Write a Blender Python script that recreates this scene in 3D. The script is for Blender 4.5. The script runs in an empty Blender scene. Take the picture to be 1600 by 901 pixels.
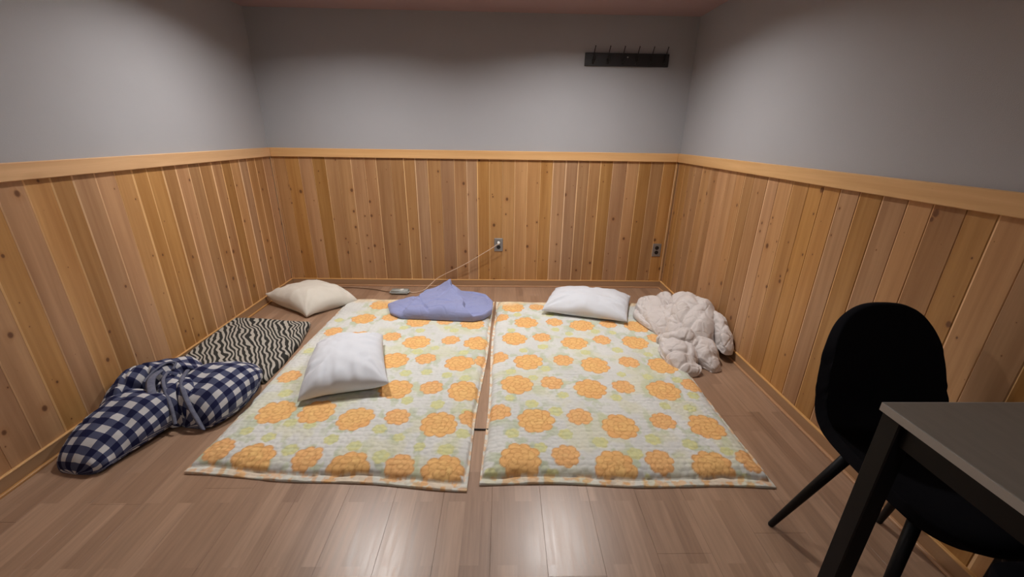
import bpy, bmesh, math, random
import numpy as np
from mathutils import Matrix, Vector

# ------------------------------------------------------------------ camera, world, exposure
scene = bpy.context.scene
C = scene.collection
W, YR, H = 3.42, -4.9, 2.183           # room width, rear wall, ceiling height

cam_d = bpy.data.cameras.new('camera'); cam_d.sensor_width = 36.0; cam_d.sensor_fit = 'HORIZONTAL'
cam_d.lens = 640.688 / 1600 * 36.0; cam_d.clip_start = 0.02
cam = bpy.data.objects.new('camera', cam_d); C.objects.link(cam)
def cam_axes(p, y, r):
    fw = Vector((math.sin(y)*math.cos(p), math.cos(y)*math.cos(p), -math.sin(p)))
    rt = Vector((math.cos(y), -math.sin(y), 0)); up = rt.cross(fw)
    return rt*math.cos(r)+up*math.sin(r), -rt*math.sin(r)+up*math.cos(r), fw
rt, up, fw = cam_axes(0.3606, 0.0248, 0.016)
m = Matrix.Identity(4)
for i in range(3): m[i][0], m[i][1], m[i][2] = rt[i], up[i], -fw[i]
m.translation = (1.935, -3.598, 1.3346)
cam.matrix_world = m
scene.camera = cam

world = bpy.data.worlds.new('world'); scene.world = world; world.use_nodes = True
world.node_tree.nodes['Background'].inputs[0].default_value = (0.02, 0.02, 0.022, 1)
world.node_tree.nodes['Background'].inputs[1].default_value = 1.0
vs = scene.view_settings
vs.view_transform = 'Standard'; vs.look = 'None'; vs.gamma = 1.0; vs.use_curve_mapping = False
vs.exposure = 1.25
LAMP_W = 275.0                            # emission of each ceiling lamp lens
LAMPS = [(0.88, -1.08), (2.41, -0.98)]
REAR = [(0.88, -4.05), (2.41, -4.05)]      # unseen fill pair added behind the camera to brighten the room's front
FILL_W = 62.0

scene.cycles.sample_clamp_indirect = 5.0    # no stray sparkles
rng = random.Random(7)

# ------------------------------------------------------------------ helpers
def link(name, mesh, mat=None, parent=None):
    o = bpy.data.objects.new(name, mesh); C.objects.link(o)
    if mat is not None and not mesh.materials: mesh.materials.append(mat)
    if parent: o.parent = parent
    return o
def empty(name, loc=(0, 0, 0), rz=0.0):
    o = bpy.data.objects.new(name, None); C.objects.link(o)
    o.location = loc; o.rotation_euler = (0, 0, rz); o.empty_display_size = 0.1
    return o
def tag(o, label, cat, group=None):
    o['label'] = label; o['category'] = cat
    if group: o['group'] = group
    return o
def structure(o, label=None):
    o['kind'] = 'structure'
    if label: o['label'] = label
    return o
def bm_mesh(name, bm, smooth=False):
    me = bpy.data.meshes.new(name); bmesh.ops.recalc_face_normals(bm, faces=bm.faces)
    bm.to_mesh(me); bm.free()
    if smooth:
        me.polygons.foreach_set('use_smooth', [True]*len(me.polygons))
    return me
def box(bm, x0, x1, y0, y1, z0, z1):
    v = [bm.verts.new(p) for p in ((x0,y0,z0),(x1,y0,z0),(x1,y1,z0),(x0,y1,z0),(x0,y0,z1),(x1,y0,z1),(x1,y1,z1),(x0,y1,z1))]
    for f in ((0,3,2,1),(4,5,6,7),(0,1,5,4),(1,2,6,5),(2,3,7,6),(3,0,4,7)): bm.faces.new([v[i] for i in f])
    return v
def box_mesh(name, x0, x1, y0, y1, z0, z1, bevel=0.0, seg=1):
    bm = bmesh.new(); box(bm, x0, x1, y0, y1, z0, z1)
    if bevel: bmesh.ops.bevel(bm, geom=bm.edges[:], offset=bevel, segments=seg, affect='EDGES', profile=0.6)
    return bm_mesh(name, bm)
def tube(bm, pts, rads, n=10, caps=True):
    pts = [Vector(p) for p in pts]
    if not hasattr(rads, '__len__'): rads = [rads]*len(pts)
    rings = []; prev = None
    for i, p in enumerate(pts):
        d = (pts[min(i+1, len(pts)-1)] - pts[max(i-1, 0)]).normalized()
        if prev is None:
            a = d.orthogonal().normalized()
        else:
            a = (prev - d*prev.dot(d)).normalized()
        prev = a; b = d.cross(a)
        rings.append([bm.verts.new(p + (a*math.cos(t)+b*math.sin(t))*rads[i]) for t in [2*math.pi*k/n for k in range(n)]])
    for r0, r1 in zip(rings, rings[1:]):
        for k in range(n): bm.faces.new((r0[k], r0[(k+1) % n], r1[(k+1) % n], r1[k]))
    if caps: bm.faces.new(rings[0][::-1]); bm.faces.new(rings[-1])
def tube_mesh(name, pts, rads, n=10):
    bm = bmesh.new(); tube(bm, pts, rads, n); return bm_mesh(name, bm, True)
def smooth_path(pts, n=8):
    pts = [np.array(p, float) for p in pts]; P = [2*pts[0]-pts[1]] + pts + [2*pts[-1]-pts[-2]]
    out = []
    for i in range(1, len(P)-2):
        for k in range(n):
            t = k/n; a, b, c, d = P[i-1], P[i], P[i+1], P[i+2]
            out.append(0.5*((2*b)+(c-a)*t+(2*a-5*b+4*c-d)*t*t+(3*b-a-3*c+d)*t**3))
    out.append(pts[-1]); return [tuple(p) for p in out]
def cyl(bm, c, r, z0, z1, n=24, axis='z', r1=None):
    r1 = r if r1 is None else r1
    def pt(rr, t, z):
        a, b = rr*math.cos(t), rr*math.sin(t)
        return {'z': (c[0]+a, c[1]+b, z), 'y': (c[0]+a, z, c[1]+b), 'x': (z, c[0]+a, c[1]+b)}[axis]
    A = [bm.verts.new(pt(r, 2*math.pi*k/n, z0)) for k in range(n)]
    B = [bm.verts.new(pt(r1, 2*math.pi*k/n, z1)) for k in range(n)]
    for k in range(n): bm.faces.new((A[k], A[(k+1) % n], B[(k+1) % n], B[k]))
    bm.faces.new(A[::-1]); bm.faces.new(B)

# vectorised value noise (numpy) for cloth shapes
_perm = np.random.RandomState(3).rand(4096)
def vnoise(x, y, seed=0):
    x = np.asarray(x, float); y = np.asarray(y, float)
    xi = np.floor(x).astype(int); yi = np.floor(y).astype(int); fx = x-xi; fy = y-yi
    fx = fx*fx*(3-2*fx); fy = fy*fy*(3-2*fy)
    h = lambda a, b: _perm[(a*374761 + b*668265 + seed*97411) % 4096]
    return ((h(xi, yi)*(1-fx)+h(xi+1, yi)*fx)*(1-fy)+(h(xi, yi+1)*(1-fx)+h(xi+1, yi+1)*fx)*fy)*2-1
def fbm(x, y, seed=0, o=3):
    s = 0; a = 1.0
    for k in range(o):
        s = s + a*vnoise(x*2**k, y*2**k, seed+k*13); a *= 0.5
    return s
def ridge(x, y, seed=0): return 1-np.abs(vnoise(x, y, seed))*1.6
def sstep(a, b, x):
    t = np.clip((x-a)/(b-a), 0, 1); return t*t*(3-2*t)
def grid_mesh(name, X, Y, Z, uv=None, close_u=False):
    """rows x cols arrays to a smooth quad mesh"""
    r, c = X.shape
    co = np.stack([X, Y, Z], -1).reshape(-1, 3)
    idx = np.arange(r*c).reshape(r, c)
    if close_u: idx = np.concatenate([idx, idx[:, :1]], 1)
    q = np.stack([idx[:-1, :-1], idx[:-1, 1:], idx[1:, 1:], idx[1:, :-1]], -1).reshape(-1, 4)
    me = bpy.data.meshes.new(name)
    me.from_pydata(co.tolist(), [], q.tolist())
    if uv is not None:
        ul = me.uv_layers.new(name='cloth'); li = np.empty(len(me.loops), int); me.loops.foreach_get('vertex_index', li)
        ul.data.foreach_set('uv', np.asarray(uv).reshape(-1, 2)[li].ravel())
    me.polygons.foreach_set('use_smooth', [True]*len(me.polygons))
    me.update(); return me

# ------------------------------------------------------------------ materials
def mat(name, color=(.5, .5, .5), rough=.6, metal=0.0, spec=None):
    mt = bpy.data.materials.new(name); mt.use_nodes = True
    b = mt.node_tree.nodes['Principled BSDF']
    b.inputs['Base Color'].default_value = (*color, 1); b.inputs['Roughness'].default_value = rough
    b.inputs['Metallic'].default_value = metal
    if spec is not None: b.inputs['Specular IOR Level'].default_value = spec
    return mt
class NT:
    def __init__(s, mt): s.t = mt.node_tree; s.b = s.t.nodes['Principled BSDF']
    def n(s, kind, **kw):
        nd = s.t.nodes.new('ShaderNode'+kind)
        for k, v in kw.items():
            if k.startswith('i_'): nd.inputs[k[2:].replace('_', ' ')].default_value = v
            else: setattr(nd, k, v)
        return nd
    def l(s, a, b): s.t.links.new(a, b)
    def math(s, op, a, b=None, clamp=False):
        nd = s.n('Math', operation=op, use_clamp=clamp)
        for i, v in enumerate((a, b)):
            if v is None: continue
            if isinstance(v, (int, float)): nd.inputs[i].default_value = v
            else: s.l(v, nd.inputs[i])
        return nd.outputs[0]
    def mix(s, fac, a, b, mode='MIX'):
        nd = s.n('Mix', data_type='RGBA', blend_type=mode)
        for sock, v in ((nd.inputs[0], fac), (nd.inputs[6], a), (nd.inputs[7], b)):
            if isinstance(v, (int, float)): sock.default_value = v
            elif isinstance(v, tuple): sock.default_value = (*v, 1)
            else: s.l(v, sock)
        return nd.outputs[2]
    def ramp(s, fac, stops, interp='LINEAR'):
        nd = s.n('ValToRGB'); cr = nd.color_ramp; cr.interpolation = interp
        while len(cr.elements) < len(stops): cr.elements.new(0.5)
        for e, (p, c) in zip(cr.elements, stops):
            e.position = p; e.color = (*c, 1) if isinstance(c, tuple) else (c, c, c, 1)
        s.l(fac, nd.inputs[0]); return nd.outputs[0]
    def mapping(s, vec, scale=(1, 1, 1), loc=(0, 0, 0), rot=(0, 0, 0)):
        nd = s.n('Mapping'); s.l(vec, nd.inputs[0])
        nd.inputs['Scale'].default_value = scale; nd.inputs['Location'].default_value = loc; nd.inputs['Rotation'].default_value = rot
        return nd.outputs[0]
    def noise(s, vec, scale, detail=3, rough=.5, dist=0):
        nd = s.n('TexNoise', i_Scale=scale, i_Detail=detail, i_Roughness=rough, i_Distortion=dist); s.l(vec, nd.inputs['Vector']); return nd.outputs['Fac']
    def bump(s, h, strength=.3, dist=.01):
        nd = s.n('Bump', i_Strength=strength, i_Distance=dist); s.l(h, nd.inputs['Height']); s.l(nd.outputs[0], s.b.inputs['Normal'])
    def color(s, c): s.l(c, s.b.inputs['Base Color'])
    def obj(s): return s.n('TexCoord').outputs['Object']
    def uv(s): return s.n('TexCoord').outputs['UV']

def plaster(name, c0, c1, bump=.25):
    mt = mat(name, c0, .85); t = NT(mt); o = t.obj()
    t.color(t.mix(t.noise(o, 3.0, 4), c0, c1))
    t.bump(t.noise(o, 260, 3, .7), bump, .002); return mt
def pine(name, light, dark, knots=True, vary=.5, axis='z', rough=.45, kscale=12.0):
    """knotty softwood; grain runs along the local axis, each board offset by its own random number"""
    mt = mat(name, light, rough); t = NT(mt)
    info = t.n('ObjectInfo'); rnd = info.outputs['Random']
    o = t.obj()
    off = t.n('VectorMath', operation='ADD'); t.l(o, off.inputs[0])
    cmb = t.n('CombineXYZ')
    for k, mul in enumerate((37.0, 53.0, 71.0)): t.l(t.math('MULTIPLY', rnd, mul), cmb.inputs[k])
    t.l(cmb.outputs[0], off.inputs[1]); v = off.outputs[0]
    sc = {'z': (1, 1, .045), 'x': (.045, 1, 1), 'y': (1, .045, 1)}[axis]
    g1 = t.noise(t.mapping(v, sc), 42, 4, .55, .4)
    g2 = t.noise(t.mapping(v, sc), 9, 2, .5, .6)
    g = t.math('ADD', t.math('MULTIPLY', g1, .45), t.math('MULTIPLY', g2, .55))
    col = t.ramp(g, [(.30, dark), (.52, tuple((a+b)/2 for a, b in zip(light, dark))), (.70, light)])
    # board to board tone
    wn = t.n('TexWhiteNoise', noise_dimensions='1D'); t.l(t.math('MULTIPLY', rnd, 91.7), wn.inputs['W'])
    hsv = t.n('HueSaturation'); t.l(col, hsv.inputs['Color'])
    t.l(t.math('ADD', t.math('MULTIPLY', rnd, vary), 1-vary/2), hsv.inputs['Value'])
    t.l(t.math('ADD', t.math('MULTIPLY', wn.outputs[0], .2), .9), hsv.inputs['Saturation'])
    t.l(t.math('ADD', t.math('MULTIPLY', wn.outputs[0], .006), .496), hsv.inputs['Hue'])
    col = hsv.outputs[0]
    if knots:
        sx = t.n('SeparateXYZ'); t.l(v, sx.inputs[0]); cb = t.n('CombineXYZ')
        t.l(sx.outputs[0 if axis == 'z' else 2], cb.inputs[0]); t.l(t.math('MULTIPLY', sx.outputs[{'z': 2, 'x': 0, 'y': 1}[axis]], .75), cb.inputs[1])
        vor = t.n('TexVoronoi', voronoi_dimensions='2D', i_Scale=kscale, i_Randomness=1.0); t.l(cb.outputs[0], vor.inputs['Vector'])
        sep = t.n('SeparateColor'); t.l(vor.outputs['Color'], sep.inputs[0])
        size = t.math('MULTIPLY', t.math('POWER', sep.outputs[0], 6.0), .17)
        k = t.math('SUBTRACT', 1.0, t.math('DIVIDE', vor.outputs['Distance'], t.math('ADD', size, .004)), clamp=True)
        k = t.math('MULTIPLY', t.math('MULTIPLY', k, 2.2, clamp=True), .85)
        halo = t.math('SUBTRACT', 1.0, t.math('DIVIDE', vor.outputs['Distance'], t.math('ADD', t.math('MULTIPLY', size, 2.6), .004)), clamp=True)
        col = t.mix(t.math('MULTIPLY', halo, .45), col, (.30, .12, .035))
        col = t.mix(k, col, (.10, .035, .012))
    t.color(col)
    t.bump(g1, .12, .002); return mt

M = {}
M['wall'] = plaster('grey_wall_paint', (.36, .363, .378), (.39, .392, .408), .3)
M['ceiling'] = plaster('pink_ceiling_paint', (.33, .22, .22), (.36, .245, .24), .15)
M['pine'] = pine('knotty_pine', (.54, .312, .138), (.31, .148, .053), True, .30, 'z')
M['sap'] = pine('pale_board_edge', (.78, .52, .28), (.66, .41, .20), False, .2, 'z')
M['pine_x'] = pine('rail_pine_across', (.74, .47, .225), (.56, .31, .125), True, .2, 'x', kscale=5.0)
M['pine_y'] = pine('rail_pine_along', (.74, .47, .225), (.56, .31, .125), True, .2, 'y', kscale=5.0)
M['base_x'] = pine('skirting_across', (.42, .265, .155), (.33, .195, .105), False, .1, 'x')
M['base_y'] = pine('skirting_along', (.42, .265, .155), (.33, .195, .105), False, .1, 'y')
M['shoe_x'] = pine('shoe_across', (.55, .31, .14), (.42, .21, .08), False, .1, 'x')
M['shoe_y'] = pine('shoe_along', (.55, .31, .14), (.42, .21, .08), False, .1, 'y')

def laminate():
    mt = mat('three_strip_laminate', (.3, .2, .14), .3, spec=.75); t = NT(mt)
    geo = t.n('NewGeometry').outputs['Position']
    v = t.mapping(geo, (1, 1, 1), rot=(0, 0, math.pi/2))
    br = t.n('TexBrick', offset=.37, offset_frequency=2, squash=1.0)
    br.inputs['Scale'].default_value = 1.0; br.inputs['Mortar Size'].default_value = 0.0
    br.inputs['Brick Width'].default_value = .40; br.inputs['Row Height'].default_value = .0642
    br.inputs['Color1'].default_value = (0, 0, 0, 1); br.inputs['Color2'].default_value = (1, 1, 1, 1)
    t.l(v, br.inputs['Vector'])
    sep = t.n('SeparateColor'); t.l(br.outputs['Color'], sep.inputs[0]); r = sep.outputs[0]
    cmb = t.n('CombineXYZ'); t.l(t.math('MULTIPLY', r, 13.0), cmb.inputs[0]); t.l(t.math('MULTIPLY', r, 29.0), cmb.inputs[1])
    ad = t.n('VectorMath', operation='ADD'); t.l(geo, ad.inputs[0]); t.l(cmb.outputs[0], ad.inputs[1])
    g = t.noise(t.mapping(ad.outputs[0], (1, .06, 1)), 60, 4, .6, .3)
    base = t.ramp(r, [(0, (.285, .172, .108)), (.5, (.345, .215, .138)), (1, (.400, .256, .168))])
    t.color(t.mix(.55, base, t.ramp(g, [(.25, (.62,)*3), (.75, (1.3,)*3)]), 'MULTIPLY'))
    t.l(t.math('ADD', t.math('MULTIPLY', g, .18), .25), t.b.inputs['Roughness'])
    t.bump(g, .06, .001); return mt
M['floor'] = laminate()

def fabric(name, c, c2=None, rough=.9, weave=900, bump=.25, scale=6):
    mt = mat(name, c, rough, spec=.2); t = NT(mt); o = t.obj()
    t.color(t.mix(t.noise(o, scale, 4), c, c2 or tuple(x*.92 for x in c)))
    t.bump(t.math('ADD', t.noise(o, weave, 2), t.math('MULTIPLY', t.noise(o, 45, 3), .8)), bump, .002)
    t.b.inputs['Sheen Weight'].default_value = .15; return mt
M['white'] = fabric('white_pillow_cotton', (.68, .71, .76), (.65, .68, .735))
M['cream'] = fabric('cream_pillow_cotton', (.72, .69, .62), (.66, .62, .54))
M['lilac'] = fabric('periwinkle_cotton', (.30, .33, .55), (.26, .29, .50))
M['beige'] = fabric('beige_comforter_cotton', (.68, .635, .62), (.60, .555, .53), scale=14)
def crease(mt, scale=16, strength=.6, dist=.012):
    t = NT(mt); o = t.obj()
    w = t.n('TexNoise', i_Scale=scale*.5, i_Detail=2.0); t.l(o, w.inputs['Vector'])
    mx = t.n('VectorMath', operation='MULTIPLY_ADD'); t.l(w.outputs['Color'], mx.inputs[0]); mx.inputs[1].default_value = (.12, .12, .12); t.l(o, mx.inputs[2])
    v = t.n('TexVoronoi', feature='DISTANCE_TO_EDGE', i_Scale=scale); t.l(mx.outputs[0], v.inputs['Vector'])
    h = t.math('MINIMUM', v.outputs['Distance'], .16)
    h = t.math('ADD', t.math('MULTIPLY', h, 3.0), t.math('MULTIPLY', t.noise(o, 60, 4, .6), .35))
    t.bump(h, strength, dist)
crease(M['beige'], 13, .55, .014)
crease(M['lilac'], 11, .30, .010)
M['blackcloth'] = fabric('black_chair_fabric', (.006, .006, .008), (.004, .004, .006))
M['blackcloth'].node_tree.nodes['Principled BSDF'].inputs['Sheen Weight'].default_value = 0
M['blackcloth'].node_tree.nodes['Principled BSDF'].inputs['Specular IOR Level'].default_value = .08
M['blackmetal'] = mat('black_powder_coat', (.004, .004, .005), .5, spec=.2)
M['tabletop'] = None
M['steel'] = mat('brushed_steel_plate', (.33, .33, .33), .42, .7)
M['blackplastic'] = mat('black_plastic', (.008, .008, .009), .4)
M['whiteplastic'] = mat('white_plastic', (.75, .73, .68), .4)
M['cord'] = mat('ivory_cord', (.66, .50, .38), .5)
M['darkcord'] = mat('brown_cord', (.16, .09, .05), .5)
M['ctrl'] = mat('grey_controller_plastic', (.40, .42, .40), .45)
M['rack'] = mat('black_painted_board', (.012, .010, .011), .5)
M['hook'] = mat('dark_hook_metal', (.03, .028, .028), .35, .8)
M['screw'] = mat('bright_screw', (.8, .8, .8), .25, .6)
M['trim'] = mat('white_lamp_trim', (.8, .8, .78), .5)
M['baffle'] = mat('dark_lamp_baffle', (.08, .08, .08), .7)
lens = bpy.data.materials.new('lamp_lens'); lens.use_nodes = True
lb = lens.node_tree.nodes['Principled BSDF']; lb.inputs['Base Color'].default_value = (.9, .9, .9, 1)
lb.inputs['Emission Color'].default_value = (1.0, .96, .93, 1); lb.inputs['Emission Strength'].default_value = LAMP_W
M['lens'] = lens
lr = lens.copy(); lr.name = 'fill_lamp_lens'; lr.node_tree.nodes['Principled BSDF'].inputs['Emission Strength'].default_value = FILL_W  # dimmer lens for the added fill lamps
M['fill_lens'] = lr

def table_mat():
    mt = mat('grey_brown_tabletop', (.13, .115, .10), .5); t = NT(mt); o = t.obj()
    t.color(t.mix(t.noise(t.mapping(o, (1, .2, 1)), 60, 4), (.13, .115, .095), (.18, .16, .135))); return mt
M['tabletop'] = table_mat()
M['tableedge'] = mat('pale_table_edge', (.34, .32, .29), .5)

def gingham_mat():
    mt = mat('navy_gingham', (.5, .5, .5), .9, spec=.15); t = NT(mt); u = t.uv()
    s = t.n('SeparateXYZ'); t.l(u, s.inputs[0])
    cell = .029
    def stripe(c): return t.math('GREATER_THAN', t.math('MODULO', t.math('ADD', t.math('DIVIDE', c, 2*cell), 100.0), 1.0), .5)
    a, b = stripe(s.outputs[0]), stripe(s.outputs[1])
    both = t.math('MULTIPLY', a, b); anyv = t.math('MAXIMUM', a, b)
    o = t.obj(); n = t.noise(o, 30, 3)
    white = t.mix(n, (.60, .60, .60), (.50, .50, .52)); mid = t.mix(n, (.085, .095, .16), (.065, .075, .14)); navy = t.mix(n, (.014, .017, .060), (.010, .012, .045))
    t.color(t.mix(both, t.mix(anyv, white, mid), navy))
    t.bump(t.math('ADD', t.noise(u, 900, 2), t.math('MULTIPLY', t.noise(o, 40, 3), .9)), .3, .003); return mt
M['gingham'] = gingham_mat()
M['hem'] = fabric('grey_gingham_hem', (.05, .06, .12), (.22, .23, .29), scale=50)

def zebra_mat():
    mt = mat('zebra_print', (.5, .5, .5), .9, spec=.15); t = NT(mt); o = t.obj()
    n1 = t.n('TexNoise', i_Scale=8.0, i_Detail=1.0); t.l(o, n1.inputs['Vector'])
    sub = t.n('VectorMath', operation='SUBTRACT'); t.l(n1.outputs['Color'], sub.inputs[0]); sub.inputs[1].default_value = (.5, .5, .5)
    scl = t.n('VectorMath', operation='MULTIPLY'); t.l(sub.outputs[0], scl.inputs[0]); scl.inputs[1].default_value = (.11, .06, 0)
    add = t.n('VectorMath', operation='ADD'); t.l(o, add.inputs[0]); t.l(scl.outputs[0], add.inputs[1])
    v = t.mapping(add.outputs[0], (1, 1, 1), rot=(0, 0, -.6))
    wv = t.n('TexWave', wave_type='BANDS', bands_direction='X', i_Scale=12.5, i_Distortion=3.4, i_Detail=1.0); wv.inputs['Detail Scale'].default_value = 1.1
    t.l(v, wv.inputs['Vector'])
    f = t.ramp(wv.outputs['Fac'], [(.50, (.032, .031, .028)), (.60, (.42, .39, .34))])
    t.color(f); t.bump(t.noise(o, 700, 2), .2, .002); return mt
M['zebra'] = zebra_mat()

def floral_mat():
    mt = mat('floral_quilted_cotton', (.8, .8, .8), .85, spec=.2); t = NT(mt); o = t.obj()
    at = t.n('Attribute', attribute_name='print'); t.color(at.outputs['Color'])
    vor = t.n('TexVoronoi', feature='SMOOTH_F1', i_Scale=36.0, i_Randomness=.55); vor.inputs['Smoothness'].default_value = .35
    t.l(t.mapping(o, (1, 1.15, 0)), vor.inputs['Vector'])
    t.bump(t.math('SUBTRACT', 1.0, vor.outputs['Distance']), .55, .012); return mt
M['floral'] = floral_mat()

# ------------------------------------------------------------------ room shell
RAIL0, RAIL1, BASE = 1.131, 1.200, .0615
# floor: sub-floor slab, three-strip laminate boards on top
fl = structure(link('floor', box_mesh('floor', -.02, W+.02, YR, .02, -.06, -.008), M['floor']), 'brown laminate floor of staggered boards')
bw, blen = W/18, 1.24
shared = {}
for i in range(18):
    y = 0.0 - ((i*0.47) % 1.0)*blen
    edges = [0.0]
    while y > YR:
        if y < -.1: edges.append(y)
        y -= blen
    edges.append(YR)
    for a, b in zip(edges, edges[1:]):
        key = round(a-b, 3)
        if key not in shared:
            bm = bmesh.new(); box(bm, -bw/2+.0003, bw/2-.0003, -(a-b)/2+.0003, (a-b)/2-.0003, -.008, 0)
            bmesh.ops.bevel(bm, geom=[e for e in bm.edges if min(v.co.z for v in e.verts) > -.001], offset=.0003, segments=1, affect='EDGES')
            shared[key] = bm_mesh('floorboard', bm)
        o = link('floorboard', shared[key], M['floor'], fl); o.location = ((i+.5)*bw, (a+b)/2, 0)

def ceiling_mesh():
    bm = bmesh.new(); hs, hr, n = .16, .078, 32
    ALL = LAMPS+REAR; xs = sorted([-.02, W+.02] + [x+s for x, _ in LAMPS for s in (-hs, hs)])
    def quad(x0, x1, y0, y1):
        bm.faces.new([bm.verts.new(p) for p in ((x0, y0, H), (x0, y1, H), (x1, y1, H), (x1, y0, H))])
    for x0, x1 in zip(xs, xs[1:]):
        col = sorted([l for l in ALL if x0-.001 <= l[0]-hs and l[0]+hs <= x1+.001], key=lambda l: l[1])
        yy = YR
        for lx, ly in col:
            quad(x0, x1, yy, ly-hs); yy = ly+hs
            inn, out = [], []
            for k in range(n):
                t = 2*math.pi*(k+.5)/n; c, s = math.cos(t), math.sin(t); q = hs/max(abs(c), abs(s))
                inn.append(bm.verts.new((lx+hr*c, ly+hr*s, H))); out.append(bm.verts.new((lx+q*c, ly+q*s, H)))
            for k in range(n): bm.faces.new((inn[k], inn[(k+1) % n], out[(k+1) % n], out[k]))
            for sx, sy in ((1, 1), (-1, 1), (-1, -1), (1, -1)):
                cv = bm.verts.new((lx+sx*hs, ly+sy*hs, H))
                near = sorted(out, key=lambda v: (v.co-cv.co).length)[:2]; bm.faces.new((cv, near[0], near[1]))
        quad(x0, x1, yy, .02)
    return bm_mesh('ceiling', bm)
ceil = structure(link('ceiling', ceiling_mesh(), M['ceiling']), 'dull pink painted ceiling')
# roof slab above, closes the room over the lamp cans
link('slab', box_mesh('slab', -.1, W+.1, YR-.1, .1, H+.12, H+.16), M['wall'], ceil)

walls = {}
walls['back'] = structure(link('wall_back', box_mesh('wall_back', -.12, W+.12, .012, .12, -.06, H+.12), M['wall']), 'grey wall with knotty pine wainscot and coat rack')
walls['left'] = structure(link('wall_left', box_mesh('wall_left', -.12, -.012, YR, .012, -.06, H+.12), M['wall']), 'left grey wall with pine wainscot')
walls['right'] = structure(link('wall_right', box_mesh('wall_right', W+.012, W+.12, YR, .012, -.06, H+.12), M['wall']), 'right grey wall with pine wainscot')
walls['rear'] = structure(link('wall_rear', box_mesh('wall_rear', -.12, W+.12, YR-.1, YR, -.06, H+.12), M['wall']))
# the painted face above the rail sits slightly proud so that it meets the rail
link('plaster_face', box_mesh('pf', 0, W, -.001, .013, RAIL1-.02, H), M['wall'], walls['back'])
link('plaster_face', box_mesh('pf', -.013, .001, YR, 0, RAIL1-.02, H), M['wall'], walls['left'])
link('plaster_face', box_mesh('pf', W-.001, W+.013, YR, 0, RAIL1-.02, H), M['wall'], walls['right'])

def plank_mesh(w, h, seed):
    """tongue and groove board, local x across, y out of the wall (-y is the room), z up; one long edge is a paler bevel"""
    r = random.Random(seed); lip = r.choice((.003, .005, .007, .010)); lip2 = .0025
    prof = [(-w/2+.0003, .0), (-w/2+.0003, -.0095), (-w/2+lip, -.012), (w/2-lip2, -.012), (w/2-.0003, -.009), (w/2-.0003, .0)]
    bm = bmesh.new()
    A = [bm.verts.new((x, y, 0)) for x, y in prof]; B = [bm.verts.new((x, y, h)) for x, y in prof]
    n = len(prof)
    for k in range(n):
        f = bm.faces.new((A[k], A[(k+1) % n], B[(k+1) % n], B[k])); f.material_index = 1 if k == 1 else 0
    bm.faces.new(A[::-1]); bm.faces.new(B)
    me = bm_mesh('plank', bm); me.materials.append(M['pine']); me.materials.append(M['sap']); return me
XB = [0, .023, .12, .23, .341, .447, .55, .657, .77, .864, .991, 1.095, 1.19, 1.294, 1.406, 1.518, 1.622, 1.71, 1.814, 1.926, 2.031, 2.135, 2.248, 2.353, 2.46, 2.563, 2.661, 2.755, 2.863, 2.985, 3.083, 3.189, 3.295, 3.40, W]
YL = [0, -.114, -.226, -.33, -.43, -.53, -.632, -.734, -.847, -.945, -1.049, -1.15, -1.257, -1.352, -1.451, -1.557, -1.666, -1.761, -1.865]
YRt = [0, -.031, -.129, -.23, -.332, -.45, -.569, -.69, -.815, -.935, -1.024, -1.127, -1.257, -1.354, -1.47, -1.587, -1.685, -1.785, -1.889, -1.999, -2.107, -2.201, -2.311, -2.40]
for lst in (YL, YRt):
    while lst[-1] > YR: lst.append(lst[-1]-.1055+rng.uniform(-.004, .004))
    lst[-1] = YR
zb0 = .03
for k, (a, b) in enumerate(zip(XB, XB[1:])):
    if b-a < .015: continue
    o = link('plank', plank_mesh(b-a, RAIL0+.02-zb0, k), M['pine'], walls['back']); o.location = ((a+b)/2, .012, zb0)
for k, (a, b) in enumerate(zip(YL, YL[1:])):
    o = link('plank', plank_mesh(a-b, RAIL0+.02-zb0, 100+k), M['pine'], walls['left']); o.location = (-.012, (a+b)/2, zb0); o.rotation_euler.z = math.pi/2
for k, (a, b) in enumerate(zip(YRt, YRt[1:])):
    if a-b < .015: continue
    o = link('plank', plank_mesh(a-b, RAIL0+.02-zb0, 200+k), M['pine'], walls['right']); o.location = (W+.012, (a+b)/2, zb0); o.rotation_euler.z = -math.pi/2

# chair rails, skirtings with a thin shoe strip
structure(link('trim_1', box_mesh('rail', .021, W-.021, -.020, .012, RAIL0, RAIL1, .003), M['pine_x']), 'pale pine chair rail across the back wall')
structure(link('trim_2', box_mesh('rail', -.012, .020, YR, 0, RAIL0, RAIL1, .003), M['pine_y']), 'pale pine chair rail along the left wall')
structure(link('trim_3', box_mesh('rail', W-.020, W+.012, YR, 0, RAIL0, RAIL1, .003), M['pine_y']), 'pale pine chair rail along the right wall')
for nm, sk, sh, ax in (('back', (.012, W-.012, -.012, .012), (.026, W-.026, -.026, -.012), 'x'),
                       ('left', (-.012, .012, YR, 0), (.012, .026, YR, -.012), 'y'),
                       ('right', (W-.012, W+.012, YR, 0), (W-.026, W-.012, YR, -.012), 'y')):
    b = structure(link('baseboard_'+nm, box_mesh('skirting', *sk, 0, BASE, .002), M['base_'+ax]), 'brown baseboard along the %s wall' % nm)
    ck = {'x': (sk[0], sk[1], -.0135, .0), 'y': (sk[0]+(.012 if nm == 'left' else -.0015), sk[1]+(.0015 if nm == 'left' else -.012), sk[2], sk[3])}[ax]
    link('cap_strip', box_mesh('cap', *ck, BASE-.001, BASE+.005, .001), M['pine_'+ax], b)
    link('shoe_strip', box_mesh('shoe', *sh, 0, .011, .002), M['shoe_'+ax], b)

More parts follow.
